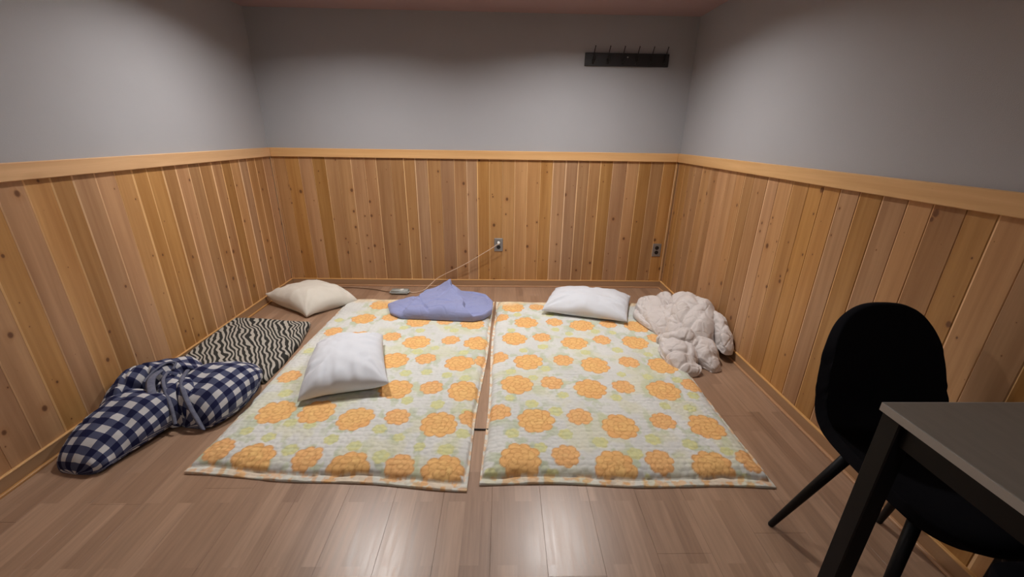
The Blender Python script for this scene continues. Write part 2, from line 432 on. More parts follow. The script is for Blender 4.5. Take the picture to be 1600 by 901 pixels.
# ------------------------------------------------------------------ ceiling lamps
def lamp(x, y, label, lens='lens'):
    r = empty('ceiling_lamp', (x, y, H)); tag(r, label, 'lamp', 'recessed ceiling lamps')
    bm = bmesh.new(); n = 40                                   # trim ring
    prof = [(.074, .0), (.074, -.004), (.080, -.007), (.092, -.006), (.096, 0)]
    rings = [[bm.verts.new((R*math.cos(2*math.pi*k/n), R*math.sin(2*math.pi*k/n), z)) for k in range(n)] for R, z in prof]
    for a, b in zip(rings, rings[1:]):
        for k in range(n): bm.faces.new((a[k], a[(k+1) % n], b[(k+1) % n], b[k]))
    link('trim_ring', bm_mesh('trim_ring', bm, True), M['trim'], r)
    bm = bmesh.new()                                           # can with baffle
    prof = [(.0742, -.003), (.072, .02), (.068, .05), (.068, .10), (.0, .10)]
    rings = [[bm.verts.new((R*math.cos(2*math.pi*k/n), R*math.sin(2*math.pi*k/n), z)) for k in range(n)] for R, z in prof[:-1]]
    for a, b in zip(rings, rings[1:]):
        for k in range(n): bm.faces.new((a[k], a[(k+1) % n], b[(k+1) % n], b[k]))
    bm.faces.new(rings[-1]); link('housing', bm_mesh('housing', bm, True), M['baffle'], r)
    bm = bmesh.new(); cyl(bm, (0, 0), .070, .030, .036, 40); link('lens', bm_mesh('lens', bm), M[lens], r)
    return r
lamp(*LAMPS[0], 'round recessed ceiling lamp above the left mattress')
lamp(*LAMPS[1], 'round recessed ceiling lamp above the right mattress')
lamp(*REAR[0], 'round recessed fill lamp added behind the camera on the left', 'fill_lens')
lamp(*REAR[1], 'round recessed fill lamp added behind the camera on the right', 'fill_lens')

# ------------------------------------------------------------------ mattresses
RB = [(2.018, -2.222), (2.417, -2.266), (2.826, -2.267), (2.1, -1.971), (2.499, -2.016), (2.917, -2.017), (2.019, -1.671), (2.417, -1.712), (2.816, -1.722), (2.095, -1.427), (2.496, -1.468), (2.903, -1.466), (2.019, -1.127), (2.414, -1.187), (2.825, -1.176), (2.108, -0.871), (2.511, -0.921), (2.906, -0.937), (2.02, -.60), (2.42, -.64), (2.82, -.64)]
RM = [(2.212, -2.201), (2.611, -2.234), (3.004, -2.233), (2.316, -1.947), (2.721, -1.971), (2.214, -1.653), (2.605, -1.688), (2.994, -1.675), (2.309, -1.414), (2.71, -1.429), (2.206, -1.107), (2.61, -1.143), (2.99, -1.11), (2.319, -0.869), (2.707, -0.898), (1.919, -1.905), (1.913, -1.369), (1.925, -0.786), (2.21, -.59), (2.61, -.61)]
RY = [(1.984, -2.064), (2.381, -2.122), (2.625, -2.102), (2.783, -2.134), (1.889, -2.297), (2.147, -2.298), (2.266, -2.322), (2.542, -2.329), (2.946, -2.325), (2.109, -2.156), (2.517, -2.195), (2.231, -2.068), (1.977, -1.791), (2.09, -1.844), (2.205, -1.904), (2.774, -1.854), (2.894, -1.874), (2.54, -1.79), (2.26, -1.769), (2.928, -2.181), (2.113, -1.604), (2.772, -1.588), (1.987, -1.539), (2.193, -1.511), (2.628, -1.563), (2.071, -1.29), (2.464, -1.318), (2.679, -1.285), (2.93, -1.626), (2.96, -1.768), (2.314, -0.984), (2.709, -1.038), (2.59, -1.02), (2.2, -1.24), (2.0, -1.0), (2.86, -1.33), (2.4, -1.05), (2.05, -.74), (2.3, -.74)]
LB = [(0.883, -2.211), (1.299, -2.273), (1.695, -2.287), (0.827, -1.906), (1.233, -1.96), (1.637, -1.996), (1.026, -1.905), (1.733, -1.731), (1.679, -1.447), (1.772, -1.187), (1.719, -0.892), (1.373, -1.174), (1.28, -1.407), (1.362, -1.71), (0.912, -0.819), (1.319, -0.856), (.96, -1.64), (.88, -1.36), (.97, -1.12), (1.37, -.60), (.97, -.56), (1.77, -.62)]
LM = [(0.712, -2.158), (1.113, -2.208), (1.515, -2.254), (1.429, -1.946), (1.554, -1.698), (1.467, -1.392), (1.592, -1.148), (1.187, -1.096), (1.101, -0.795), (1.512, -0.845), (0.741, -1.595), (1.829, -1.404), (1.793, -1.942), (0.776, -1.038), (1.16, -1.66), (1.07, -1.37)]
LY = [(0.768, -2.046), (0.887, -2.086), (1.02, -2.162), (1.173, -2.102), (1.291, -2.148), (1.422, -2.206), (1.471, -2.087), (1.574, -2.144), (1.693, -2.164), (1.757, -2.055), (1.37, -2.038), (1.448, -1.811), (1.609, -1.847), (0.8, -1.755), (1.501, -1.541), (1.623, -1.579), (1.73, -1.615), (1.505, -1.255), (1.696, -1.316), (1.767, -1.905), (1.034, -2.004), (0.936, -1.987), (1.543, -0.954), (1.237, -0.958), (1.38, -1.55), (1.2, -1.53), (.72, -1.3), (.74, -.85), (1.6, -1.0), (1.4, -1.3), (1.36, -1.0)]

def floral_print(x, y, big, med, yel, seed, ya):
    """flat printed colour of the cotton at cloth position x, y"""
    n = x.size; r = np.random.RandomState(seed)
    col = np.empty((n, 3)); w = fbm(x*9, y*9, seed)
    col[:] = (.66, .67, .645); col *= (1+.05*w)[:, None]
    def blend(idx, c, a): col[idx] = col[idx]*(1-a[:, None]) + np.asarray(c)*a[:, None]
    allf = [(p, .09) for p in big] + [(p, .062) for p in med]
    # leaf wash: soft green around flowers
    prox = np.zeros(n)
    for (cx, cy), R in allf + [(p, .03) for p in yel]:
        d = np.hypot(x-cx, y-cy)/R; prox = np.maximum(prox, np.clip(2.1-d, 0, 1))
    leaf = sstep(.05, .5, fbm(x*26+5, y*20, seed+3))*prox
    blend(np.arange(n), (.49, .55, .38), leaf*.8)
    yw = sstep(.0, .6, fbm(x*7+3, y*7, seed+8)); blend(np.arange(n), (.66, .65, .40), yw*.4)
    def flower(cx, cy, R, c0, c1, line, rings, la):
        rad = np.hypot(x-cx, y-cy); idx = np.nonzero(rad < R*1.2)[0]
        if not len(idx): return
        ph = r.rand()*6.28; dx = x[idx]-cx; dy = y[idx]-cy
        c = col[idx].copy(); lw = .0028
        for cnt, rc, pr in rings:
            for k in range(cnt):
                a = ph+2*np.pi*(k+.25*(r.rand()-.5))/cnt+rc*5; q = R*rc*(1+.10*(r.rand()-.5)); pr_ = R*pr*(1+.22*(r.rand()-.5))
                d = np.hypot(dx-q*np.cos(a), dy-q*np.sin(a)); ins = 1-sstep(pr_-.002, pr_+.002, d)
                tone = .55*r.rand()+.45*(1-rc); pc = np.asarray(c0)*(1-tone)+np.asarray(c1)*tone
                lnm = np.exp(-((d-pr_+.002)/lw)**2)*la
                pcol = pc*(1-lnm[:, None])+np.asarray(line)*lnm[:, None]
                c = c*(1-ins[:, None])+pcol*ins[:, None]
        col[idx] = c
    for p in yel: flower(p[0], p[1], .028+.012*r.rand(), (.68, .65, .30), (.62, .65, .38), (.50, .52, .28), [(6, .55, .42), (1, 0, .4)], .3)
    for p in med: flower(p[0], p[1], .062, (.80, .43, .18), (.84, .53, .23), (.50, .20, .06), [(8, .68, .36), (5, .34, .33), (1, .0, .22)], .5)
    for p in big: flower(p[0], p[1], .089, (.80, .43, .17), (.86, .56, .22), (.50, .20, .06), [(9, .70, .33), (7, .44, .31), (4, .20, .26), (1, 0, .15)], .55)
    # the folded-over head end shows the paler orange backing
    head = sstep(ya-.16, ya-.09, y+.03*w)
    base = np.array((.76, .60, .38))*(1+.18*fbm(x*25, y*25, seed+20))[:, None]
    col[:] = col*(1-.85*head[:, None])+base*.85*head[:, None]
    return col

def mattress(name, quad, big, med, yel, seed, label, flange):
    FL, FR, BR, BL = [np.array(p) for p in quad]
    nu, nv = 230, 390
    u = np.linspace(0, 1, nu)[None, :]; v = np.linspace(0, 1, nv)[:, None]
    def pos(u, v):
        a = (1-u)*(1-v); b = u*(1-v); c = u*v; d = (1-u)*v
        return (a*FL[0]+b*FR[0]+c*BR[0]+d*BL[0], a*FL[1]+b*FR[1]+c*BR[1]+d*BL[1])
    X, Y = pos(u+0*v, v+0*u)
    Y = Y - .006*np.sin(X*9+seed)*(1-v)**4; X = X + .006*np.sin(Y*5+seed)*(1-2*u)**3
    LX = np.linalg.norm(FR-FL); LY = np.linalg.norm(BL-FL)
    du = np.minimum(u, 1-u)*LX+0*v; dv = np.minimum(v, 1-v)*LY+0*u
    # round the corners of the head end
    d = np.minimum(du+(flange-.012), dv)
    f = flange + .008*vnoise(X*14, Y*14, seed)
    t = np.clip((d-f)/.075, 0, 1); rise = np.sqrt(np.clip(1-(1-t)**2, 0, 1))
    rise = np.where(t > 0, rise, 0)
    Z = .009 + .003*vnoise(X*20, Y*20, seed+2)*(d < f+.01) + rise*(.032+.005*fbm(X*3, Y*3, seed+4)) - .004*np.exp(-((d-f)/.006)**2)
    # quilting relief
    cellx = X/.040; celly = Y/.034; row = np.floor(celly); k = cellx+.5*(row % 2)
    rr = np.hypot((k % 1)-.5, (celly % 1)-.15); Z = Z - .0017*np.exp(-((rr-.55)/.09)**2)*rise
    Z = np.maximum(Z, .003)
    col = floral_print(X.ravel(), Y.ravel(), big, med, yel, seed, max(BL[1], BR[1])).reshape(nv, nu, 3)
    fl_ = (1-sstep(0, .006, d-f)); strip = sstep(-.1, .3, fbm(X*40, Y*40, seed+9))
    fc = np.array((.70, .68, .60))*(1-strip[..., None])+np.array((.74, .46, .24))*strip[..., None]
    col = col*(1-.75*fl_[..., None])+fc*.75*fl_[..., None]
    # close the underside with a border ring
    pad = lambda A, e: np.pad(A, 1, mode='edge') if e is None else np.pad(A, 1, constant_values=e)
    Xp, Yp, Zp = pad(X, None), pad(Y, None), pad(Z, .0008)
    me = grid_mesh(name, Xp, Yp, Zp)
    cp = np.pad(col, ((1, 1), (1, 1), (0, 0)), mode='edge')
    at = me.color_attributes.new('print', 'FLOAT_COLOR', 'POINT')
    at.data.foreach_set('color', np.concatenate([cp, np.ones(cp.shape[:2]+(1,))], -1).ravel())
    o = link(name, me, M['floral']); tag(o, label, 'mattress', 'floral floor mattresses'); return o
mattress('floor_mattress', [(.628, -2.262), (1.795, -2.352), (1.872, -.40), (.645, -.36)], LB, LM, LY, 11,
         'thin floral quilted floor mattress with a white pillow and folded blue blanket on it', .034)
mattress('floor_mattress', [(1.853, -2.318), (3.048, -2.345), (3.072, -.42), (1.878, -.41)], RB, RM, RY, 23,
         'thin floral quilted floor mattress next to the chair, beige comforter on its corner', .034)

# ------------------------------------------------------------------ pillows
def pillow(name, FL, FR, BR, BL, z0, h, cz, seed, mt, label, pin=.05, wr=.006, dirn=0, seam=.36, stripe=0):
    n = 70; s = np.linspace(-1, 1, n); s = np.sign(s)*np.abs(s)**.8
    U, V = np.meshgrid(s, s)
    FL, FR, BR, BL = [np.array(p) for p in (FL, FR, BR, BL)]
    def pos(U, V):
        A = U*(1-pin*(1-V**2)); B = V*(1-pin*(1-U**2))
        a = (1-A)*(1-B)/4; b = (1+A)*(1-B)/4; c = (1+A)*(1+B)/4; d = (1-A)*(1+B)/4
        return [a*FL[i]+b*FR[i]+c*BR[i]+d*BL[i] for i in (0, 1)]
    X, Y = pos(U, V)
    f = np.sqrt(np.clip((1-np.abs(U)**2.4)*(1-np.abs(V)**2.4), 0, 1))
    k = (np.abs(U)*np.abs(V))**1.6
    a = (1-U)*(1-V)/4; b = (1+U)*(1-V)/4; c = (1+U)*(1+V)/4; d = (1-U)*(1+V)/4
    zc = a*cz[0]+b*cz[1]+c*cz[2]+d*cz[3]
    zs = zc*k + seam*h*(1-k)*(.4+.6*(1-k))
    ex = f*(1-f)*4
    edge_u = np.abs(V) > np.abs(U)
    cre = np.where(edge_u, vnoise(U*7+seed, V*1.2, seed), vnoise(V*7+seed, U*1.2, seed+5))
    dis = wr*ex*cre*1.6 + wr*1.2*fbm(U*2.2+seed, V*2.2, seed+9)*f
    # radiating creases from the front corners
    for (cu, cv) in ((-1, -1), (1, -1), (1, 1), (-1, 1)):
        ang = np.arctan2(V-cv, U-cu); rad = np.hypot(U-cu, V-cv)
        dis += wr*.9*np.exp(-(rad/.8)**2)*np.sin(ang*13+seed)*f
    T = zs + (h-zs)*f**.85 + dis
    Bm = zs*(1-np.clip(1.7*f, 0, 1)); Bm = np.maximum(Bm, .001)
    T = np.maximum(T, Bm)
    T = np.where(f <= 1e-6, np.maximum(zs, .002), T); Bm = np.where(f <= 1e-6, np.maximum(zs, .002), Bm)
    co = np.concatenate([np.stack([X, Y, T+z0], -1).reshape(-1, 3), np.stack([X, Y, Bm+z0], -1).reshape(-1, 3)])
    idx = np.arange(n*n).reshape(n, n); q = np.stack([idx[:-1, :-1], idx[:-1, 1:], idx[1:, 1:], idx[1:, :-1]], -1).reshape(-1, 4)
    faces = np.concatenate([q, q[:, ::-1]+n*n])
    me = bpy.data.meshes.new(name); me.from_pydata(co.tolist(), [], faces.tolist())
    bm = bmesh.new(); bm.from_mesh(me); bmesh.ops.remove_doubles(bm, verts=bm.verts, dist=1e-5); bm.to_mesh(me); bm.free()
    me.polygons.foreach_set('use_smooth', [True]*len(me.polygons)); me.update()
    o = link(name, me, mt); tag(o, label, 'pillow', 'bed pillows'); return o
pillow('bed_pillow', (.02, -.48), (.455, -.745), (.755, -.46), (.31, -.18), 0.0, .185, (.10, .012, .03, .12), 2, M['cream'],
       'cream pillow lying on the bare floor in the back left corner', .05, .005)
pillow('bed_pillow', (.915, -1.865), (1.345, -1.755), (1.165, -1.21), (.785, -1.315), .048, .165, (.02, .06, .06, .05), 5, M['white'],
       'white pillow tilted across the middle of the left floral mattress', .05, .006)
pillow('bed_pillow', (2.235, -.735), (2.845, -.915), (2.985, -.50), (2.385, -.33), .048, .15, (.03, .02, .06, .06), 9, M['white'],
       'white pillow at the head of the right floral mattress', .03, .008)

# ------------------------------------------------------------------ flat folded things
def resample(poly, n):
    P = np.array(list(poly)+[poly[0]], float); s = np.concatenate([[0], np.cumsum(np.linalg.norm(np.diff(P, axis=0), axis=1))])
    t = np.linspace(0, s[-1], n, endpoint=False); return np.stack([np.interp(t, s, P[:, k]) for k in (0, 1)], -1)
def pad_mesh(name, poly, c, T, z0, extra=None, n=220, rings=60, k=10, smooth=0, wr=.004, seed=0):
    O = resample(poly, n)
    for _ in range(smooth): O = (np.roll(O, 1, 0)+O*2+np.roll(O, -1, 0))/4
    c = np.array(c); r = 1-(1-np.linspace(0, 1, rings))**1.7
    X = c[0]+(O[:, 0]-c[0])[None]*r[:, None]; Y = c[1]+(O[:, 1]-c[1])[None]*r[:, None]
    Tm = T(X, Y) if callable(T) else T+0*X
    Z = Tm*(.30+.70*np.sqrt(np.clip(1-r[:, None]**k, 0, 1)))
    Z = Z + wr*fbm(X*13, Y*13, seed)*(1-r[:, None]**6)
    if extra is not None: Z = Z+extra(X, Y)*np.clip((1-r[:, None])*12, 0, 1)
    X = np.vstack([X, c[0]+(O[:, 0]-c[0])[None]*.985]); Y = np.vstack([Y, c[1]+(O[:, 1]-c[1])[None]*.985]); Z = np.vstack([Z, 0*Z[:1]+.001])
    return grid_mesh(name, X, Y, Z+z0, close_u=True)

ztk = lambda X, Y: .095 - .040*sstep(.10, .55, X) - .01*sstep(-1.1, -1.6, Y)
o = link('folded_mat', pad_mesh('folded_mat', [(.03, -.90), (.545, -.875), (.60, -1.15), (.615, -1.40), (.612, -1.61), (.05, -1.59)], (.33, -1.28), ztk, 0.0, k=26, rings=50, n=320, wr=.002, seed=4), M['zebra'])
tag(o, 'flat black and cream zebra striped mat along the left wall', 'mat')

lilac_T = lambda X, Y: .056+.030*sstep(1.245, 1.275, X-.25*(Y+.6))+.015*sstep(1.3, 1.5, X)
def lilac_extra(X, Y):
    # the upper fold ends in a slanted edge with a raised tip; the right lobe lies lower
    side = (X-1.60) + .45*(Y+.62) + .02*np.sin(Y*22)
    z = -.046*sstep(-.008, .008, side)
    z = z + .080*np.exp(-((X-1.505-.35*(Y+.40)*-1)/.075)**2)*np.exp(-((Y+.43)/.12)**2)
    z = z - .012*np.exp(-((X-1.30+.5*(Y+.65))/.012)**2)*sstep(-.45, -.60, Y) - .010*np.exp(-((Y+.66+.25*(X-1.4))/.012)**2)*sstep(1.36, 1.44, X)*sstep(1.60, 1.52, X)
    z = z + .010*vnoise(X*8-Y*5, Y*5+X*2, 31) - .007*np.exp(-(vnoise(X*7+Y*5, Y*9-X*3, 33)/.06)**2)
    return z
o = link('folded_blanket', pad_mesh('folded_blanket', [(1.03, -.60), (1.09, -.76), (1.18, -.825), (1.34, -.838), (1.5, -.85), (1.72, -.875), (1.80, -.835), (1.86, -.74), (1.862, -.58), (1.80, -.43), (1.70, -.37), (1.5, -.34), (1.38, -.37), (1.28, -.42), (1.25, -.49), (1.14, -.53)], (1.47, -.62), lilac_T, .042, lilac_extra, k=9, smooth=2, rings=80, n=300, wr=.006, seed=14), M['lilac'])
tag(o, 'periwinkle blue folded blanket at the head of the left mattress', 'blanket')

# ------------------------------------------------------------------ gingham duvet
def lobe(spine, seed, wr, uvo=(0, 0), n=80, m_=100, uvrot=0.0, sq=7.0, fine=.0, fold=1.0):
    """spine rows: x, y, base z, half width, height.  Returns grid arrays and uv in metres"""
    S = np.array(smooth_path([tuple(s) for s in spine], 12)); t = np.linspace(0, len(S)-1, m_)
    S = np.stack([np.interp(t, np.arange(len(S)), S[:, k]) for k in range(5)], -1)
    d = np.gradient(S[:, :2], axis=0); d /= np.linalg.norm(d, axis=1)[:, None]; nrm = np.stack([d[:, 1], -d[:, 0]], -1)
    L = np.concatenate([[0], np.cumsum(np.linalg.norm(np.diff(S[:, :2], axis=0), axis=1))])
    tt = L/L[-1]; e = np.abs(2*tt-1); cap = np.clip(1-e**7, 0, 1)**.45; capw = np.clip(1-e**(2*sq), 0, 1)**.4
    th = np.linspace(0, 2*np.pi, n, endpoint=False)[None]
    hw = (S[:, 3]*capw)[:, None]; hh = (S[:, 4]*cap)[:, None]
    cx = np.sign(np.cos(th))*np.abs(np.cos(th))**.8; sz = np.sin(th)
    up_ = np.where(sz > 0, np.abs(sz)**.85, -np.abs(sz)**.6)
    a = cx*hw; z = np.where(up_ > 0, .35*hh+up_*.65*hh, .35*hh+up_*.35*hh)
    X = S[:, 0:1]+nrm[:, 0:1]*a; Y = S[:, 1:2]+nrm[:, 1:2]*a; Z = S[:, 2:3]+z
    wob = fbm(L[:, None]*6+seed, th*.9, seed+30, 2)
    g = fbm(X*7+seed, Y*7, seed, 3)*wr*1.3 + wr*1.3*fold*(np.abs(vnoise(th*1.5+wob*.8+seed, L[:, None]*5, seed+3))-.4)
    g = g - wr*1.2*np.exp(-(vnoise(X*9+Y*4+seed, Y*9-X*4, seed+7)/.09)**2)*fold
    if fine: g = g + fine*fbm(X*38, Y*38+Z*30, seed+11, 2)
    g = g*np.minimum(cap*1.5, 1)[:, None]
    Z = np.maximum(Z+g*(sz > -.3), S[:, 2:3]+.002); X = X+g*np.cos(th)*.7*nrm[:, 0:1]; Y = Y+g*np.cos(th)*.7*nrm[:, 1:2]
    per = -(th/(2*np.pi)-.25)*2*np.pi*np.sqrt((np.mean(S[:, 3])**2+(np.mean(S[:, 4])*.5)**2)/2)*np.clip(S[:, 3:4]/np.mean(S[:, 3]), .8, 1.25)
    ext = np.sign(2*tt-1)*(1-cap)*.5*S[:, 4]
    u = (L+ext)[:, None]+0*th+uvo[0]; v = per+uvo[1]
    c, s = math.cos(uvrot), math.sin(uvrot)
    return X, Y, Z, np.stack([u*c-v*s, u*s+v*c], -1)
def join_lobes(name, lobes):
    co, fa, uv, off = [], [], [], 0
    for X, Y, Z, U in lobes:
        r, c = X.shape; co.append(np.stack([X, Y, Z], -1).reshape(-1, 3)); uv.append(U.reshape(-1, 2))
        idx = np.arange(r*c).reshape(r, c); idx = np.concatenate([idx, idx[:, :1]], 1)+off
        fa.append(np.stack([idx[:-1, :-1], idx[:-1, 1:], idx[1:, 1:], idx[1:, :-1]], -1).reshape(-1, 4)); off += r*c
    co = np.concatenate(co); fa = np.concatenate(fa); uv = np.concatenate(uv)
    me = bpy.data.meshes.new(name); me.from_pydata(co.tolist(), [], fa.tolist())
    ul = me.uv_layers.new(name='cloth'); ul.data.foreach_set('uv', uv[fa.ravel()].ravel())
    me.polygons.foreach_set('use_smooth', [True]*len(me.polygons)); me.update(); return me
gl = [lobe([(.192, -2.262, 0, .105, .085), (.20, -2.18, 0, .125, .115), (.21, -2.05, 0, .165, .16), (.22, -1.93, 0, .185, .18), (.235, -1.82, 0, .155, .12)], 3, .009, (.0, .012), sq=11, fold=.6, uvrot=-.12),
      lobe([(.43, -1.975, .0, .125, .09), (.455, -1.87, .0, .18, .165), (.465, -1.75, .015, .185, .175), (.465, -1.66, .04, .165, .13), (.46, -1.58, .06, .13, .06)], 8, .009, (.01, .02), sq=9, fold=.7, uvrot=-.25),
      lobe([(.36, -1.60, .075, .05, .07), (.46, -1.615, .075, .07, .075), (.55, -1.645, .065, .065, .065), (.615, -1.68, .055, .04, .035)], 41, .008, (.02, .05), uvrot=.5),
      lobe([(.085, -2.02, 0, .05, .13), (.10, -1.90, 0, .07, .20), (.14, -1.77, .01, .095, .21), (.21, -1.67, .05, .09, .14), (.30, -1.60, .08, .07, .06)], 15, .016, (.03, .0), uvrot=.35),
      lobe([(.24, -1.80, .08, .05, .10), (.30, -1.84, .08, .06, .115), (.36, -1.91, .05, .055, .11), (.41, -1.98, .01, .05, .07)], 19, .012, (.0, .01), uvrot=.8),
      lobe([(.33, -1.72, .08, .045, .09), (.35, -1.80, .06, .05, .12), (.41, -1.89, .04, .045, .12), (.47, -1.96, .01, .04, .07)], 51, .010, (.0, .01), uvrot=.8)]
g = link('gingham_duvet', join_lobes('gingham_duvet', gl), M['gingham'])
tag(g, 'crumpled navy and white gingham duvet heaped at the foot of the zebra mat', 'duvet')
def band(name, pts, w, th=.0035):
    """cloth hem: a flat ribbon that follows a path"""
    S = np.array(smooth_path(pts, 8)); d = np.gradient(S, axis=0); d /= np.linalg.norm(d, axis=1)[:, None]
    side = np.cross(d, (0, 0, 1.)); side /= np.linalg.norm(side, axis=1)[:, None]; upv = np.cross(side, d)
    off = [(-w, 0), (-w*.5, th), (0, th*1.4), (w*.5, th), (w, 0), (w*.5, -th), (0, -th), (-w*.5, -th)]
    X = np.stack([S+side*a+upv*b for a, b in off], 1)
    return grid_mesh(name, X[..., 0], X[..., 1], X[..., 2], close_u=True)
for pts, w in (([(.215, -1.78, .215), (.235, -1.86, .215), (.29, -1.935, .195), (.345, -1.985, .15), (.375, -2.02, .09)], .020),
               ([(.255, -1.78, .21), (.29, -1.86, .21), (.345, -1.925, .18), (.395, -1.975, .13), (.42, -2.01, .07)], .009),
               ([(.335, -1.76, .205), (.365, -1.845, .20), (.42, -1.915, .175), (.48, -1.97, .12), (.53, -2.00, .05), (.54, -2.00, .015)], .012),
               ([(.205, -1.87, .205), (.205, -1.80, .225), (.225, -1.74, .235), (.25, -1.72, .225), (.255, -1.75, .205)], .008)):
    link('hem', band('hem', [(x, y, max(z-.020, .012)) for x, y, z in pts], w*.9), M['hem'], g)['label'] = 'pale grey hem of the duvet'

# ------------------------------------------------------------------ dining table and chairs
TZ = .745
t = empty('table', (2.85, -2.79, 0)); tag(t, 'small table with grey top and black square legs against the right wall', 'table')
TW, TD = .555, .78
tt_ = link('tabletop', box_mesh('tabletop', 0, TW, -TD, 0, TZ-.022, TZ, .0015), M['tabletop'], t)
bm = bmesh.new()
for a in ((-.0015, .0, -TD, 0), (0, TW, 0, .0015)): box(bm, *a, TZ-.021, TZ-.001)
link('edge_band', bm_mesh('edge_band', bm), M['tableedge'], tt_)['label'] = 'pale grey edge strip'
bm = bmesh.new()
for a in ((.02, .04, -TD+.05, -.05), (TW-.04, TW-.02, -TD+.05, -.05), (.05, TW-.05, -.04, -.02), (.05, TW-.05, -TD+.02, -TD+.04)): box(bm, *a, TZ-.085, TZ-.0225)
link('apron', bm_mesh('apron', bm), M['blackmetal'], t)
for lx in (.004, TW-.052):
    for ly in (-.052, -TD+.004):
        link('leg', box_mesh('leg', lx, lx+.048, ly, ly+.048, 0, TZ-.0225, .003), M['blackmetal'], t)

def shell_mesh():
    """upholstered bucket: local -y is forward"""
    prof = smooth_path([(-.262, .425), (-.245, .448), (-.17, .447), (-.05, .432), (.07, .428), (.145, .445), (.195, .50), (.222, .58), (.243, .68), (.262, .78), (.272, .85)], 8)
    P = np.array(prof); s = np.concatenate([[0], np.cumsum(np.linalg.norm(np.diff(P, axis=0), axis=1))]); s /= s[-1]
    nt, ns = 60, 41; a = np.sin(np.linspace(-1, 1, ns)*np.pi/2)
    rnd_ = np.clip(1-np.abs(a)**2.7, 0, 1)**(1/2.7)                    # rounded front and top outline
    t0 = .14*(1-rnd_); t1 = .78+.22*rnd_
    k = np.linspace(0, 1, nt)[:, None]; tt = t0[None]+(t1-t0)[None]*k
    py = np.interp(tt, s, P[:, 0]); pz = np.interp(tt, s, P[:, 1])
    hw = np.interp(tt, [0, .12, .3, .45, .55, .68, .8, .9, 1], [.205, .212, .216, .218, .219, .212, .196, .178, .162])*.955
    dy = np.interp(tt, s, np.gradient(P[:, 0])); dz = np.interp(tt, s, np.gradient(P[:, 1])); ln = np.hypot(dy, dz); ny, nz = -dz/ln, dy/ln
    curl = np.interp(tt, [0, .1, .3, .5, .65, .85, 1], [.0, .015, .04, .06, .05, .03, .005])
    A = a[None]; c = curl*np.abs(A)**2.4
    X = hw*A; Y = py+ny*c; Z = pz+nz*c
    me = grid_mesh('seat_shell', X, Y, Z); return me
def chair(name, loc, rz, label, feet):
    r = empty(name, loc, rz); tag(r, label, 'chair', 'black shell chairs at the table')
    sh = link('seat_shell', shell_mesh(), M['blackcloth'], r)
    so = sh.modifiers.new('thick', 'SOLIDIFY'); so.thickness = .034; so.offset = 0.0
    sb = sh.modifiers.new('soft', 'SUBSURF'); sb.levels = 1; sb.render_levels = 1
    fr = bmesh.new()
    for x in (-.12, .12): tube(fr, [(x, -.16, .405), (x, .10, .405)], .011, 8)
    for y in (-.14, .08): tube(fr, [(-.13, y, .403), (.13, y, .403)], .011, 8)
    link('underframe', bm_mesh('underframe', fr, True), M['blackmetal'], r)
    for (tx, ty), (fx, fy) in zip(((-.13, -.14), (.13, -.14), (-.13, .08), (.13, .08)), feet):
        link('leg', tube_mesh('leg', [(tx, ty, .415), (tx*.5+fx*.5, ty*.5+fy*.5, .21), (fx, fy, .004), (fx, fy, 0)], [.0165, .0145, .0105, .009], 14), M['blackmetal'], r)
    return r
FEET = ((-.205, -.21), (.205, -.21), (-.225, .175), (.19, .185))
chair('shell_chair', (3.155, -2.685, 0), 0, 'black upholstered shell chair behind the table with its backrest in view', FEET)
chair('shell_chair', (3.165, -3.240, 0), math.pi, 'black upholstered shell chair tucked under the near end of the table', FEET)

# ------------------------------------------------------------------ coat rack, sockets, cords
r = empty('coat_rack', (2.887, -.001, 1.883)); tag(r, 'black wall coat rack board with six metal hooks', 'coat rack')
link('board', box_mesh('board', -.327, .327, -.018, 0, -.045, .045, .002), M['rack'], r)
hb = bmesh.new()
tube(hb, smooth_path([(0, -.019, -.012), (0, -.030, -.002), (0, -.040, .022), (.003, -.046, .055), (.007, -.053, .082)], 5), .0032, 8)
tube(hb, smooth_path([(0, -.019, -.020), (.004, -.032, -.018), (.010, -.046, -.004), (.013, -.050, .012)], 4), .0032, 8)
for c in ((.007, -.053, .084), (.013, -.050, .014)): bmesh.ops.create_uvsphere(hb, u_segments=8, v_segments=6, radius=.0045, matrix=Matrix.Translation(c))
box(hb, -.007, .007, -.020, -.0185, -.032, .004)
hm = bm_mesh('hook', hb, True)
for x in (2.622, 2.736, 2.848, 2.960, 3.072, 3.180):
    link('hook', hm, M['hook'], r).location = (x-2.887, 0, 0)
for x, z in ((.003, .018),):
    bm = bmesh.new(); cyl(bm, (x, z), .006, -.0205, -.0175, 14, 'y'); link('screw', bm_mesh('screw', bm), M['screw'], r)['label'] = 'bright screw head'

def socket(x, z, label):
    r = empty('wall_socket', (x, .0, z)); tag(r, label, 'socket', 'steel wall sockets')
    link('plate', box_mesh('plate', -.039, .039, -.006, -.0005, -.060, .060, .0025), M['steel'], r)
    for s in (-1, 1):
        bm = bmesh.new(); cyl(bm, (0, s*.021), .0175, -.0085, -.005, 22, 'y')
        f = link('receptacle', bm_mesh('receptacle', bm), M['blackplastic'], r)
    bm = bmesh.new(); cyl(bm, (0, 0), .0035, -.0072, -.005, 10, 'y'); link('screw', bm_mesh('screw', bm), M['screw'], r)
    return r
socket(1.897, .398, 'steel double wall socket with a white plug in it')
socket(3.336, .362, 'empty steel double wall socket by the right corner')
r = empty('power_cord', (1.897, 0, .419)); tag(r, 'thin ivory power cord plugged into the wall socket', 'cord')
bm = bmesh.new(); cyl(bm, (0, 0), .013, -.030, -.0088, 16, 'y', .015); cyl(bm, (0, 0), .007, -.048, -.030, 12, 'y', .010)
link('plug', bm_mesh('plug', bm, True), M['whiteplastic'], r)
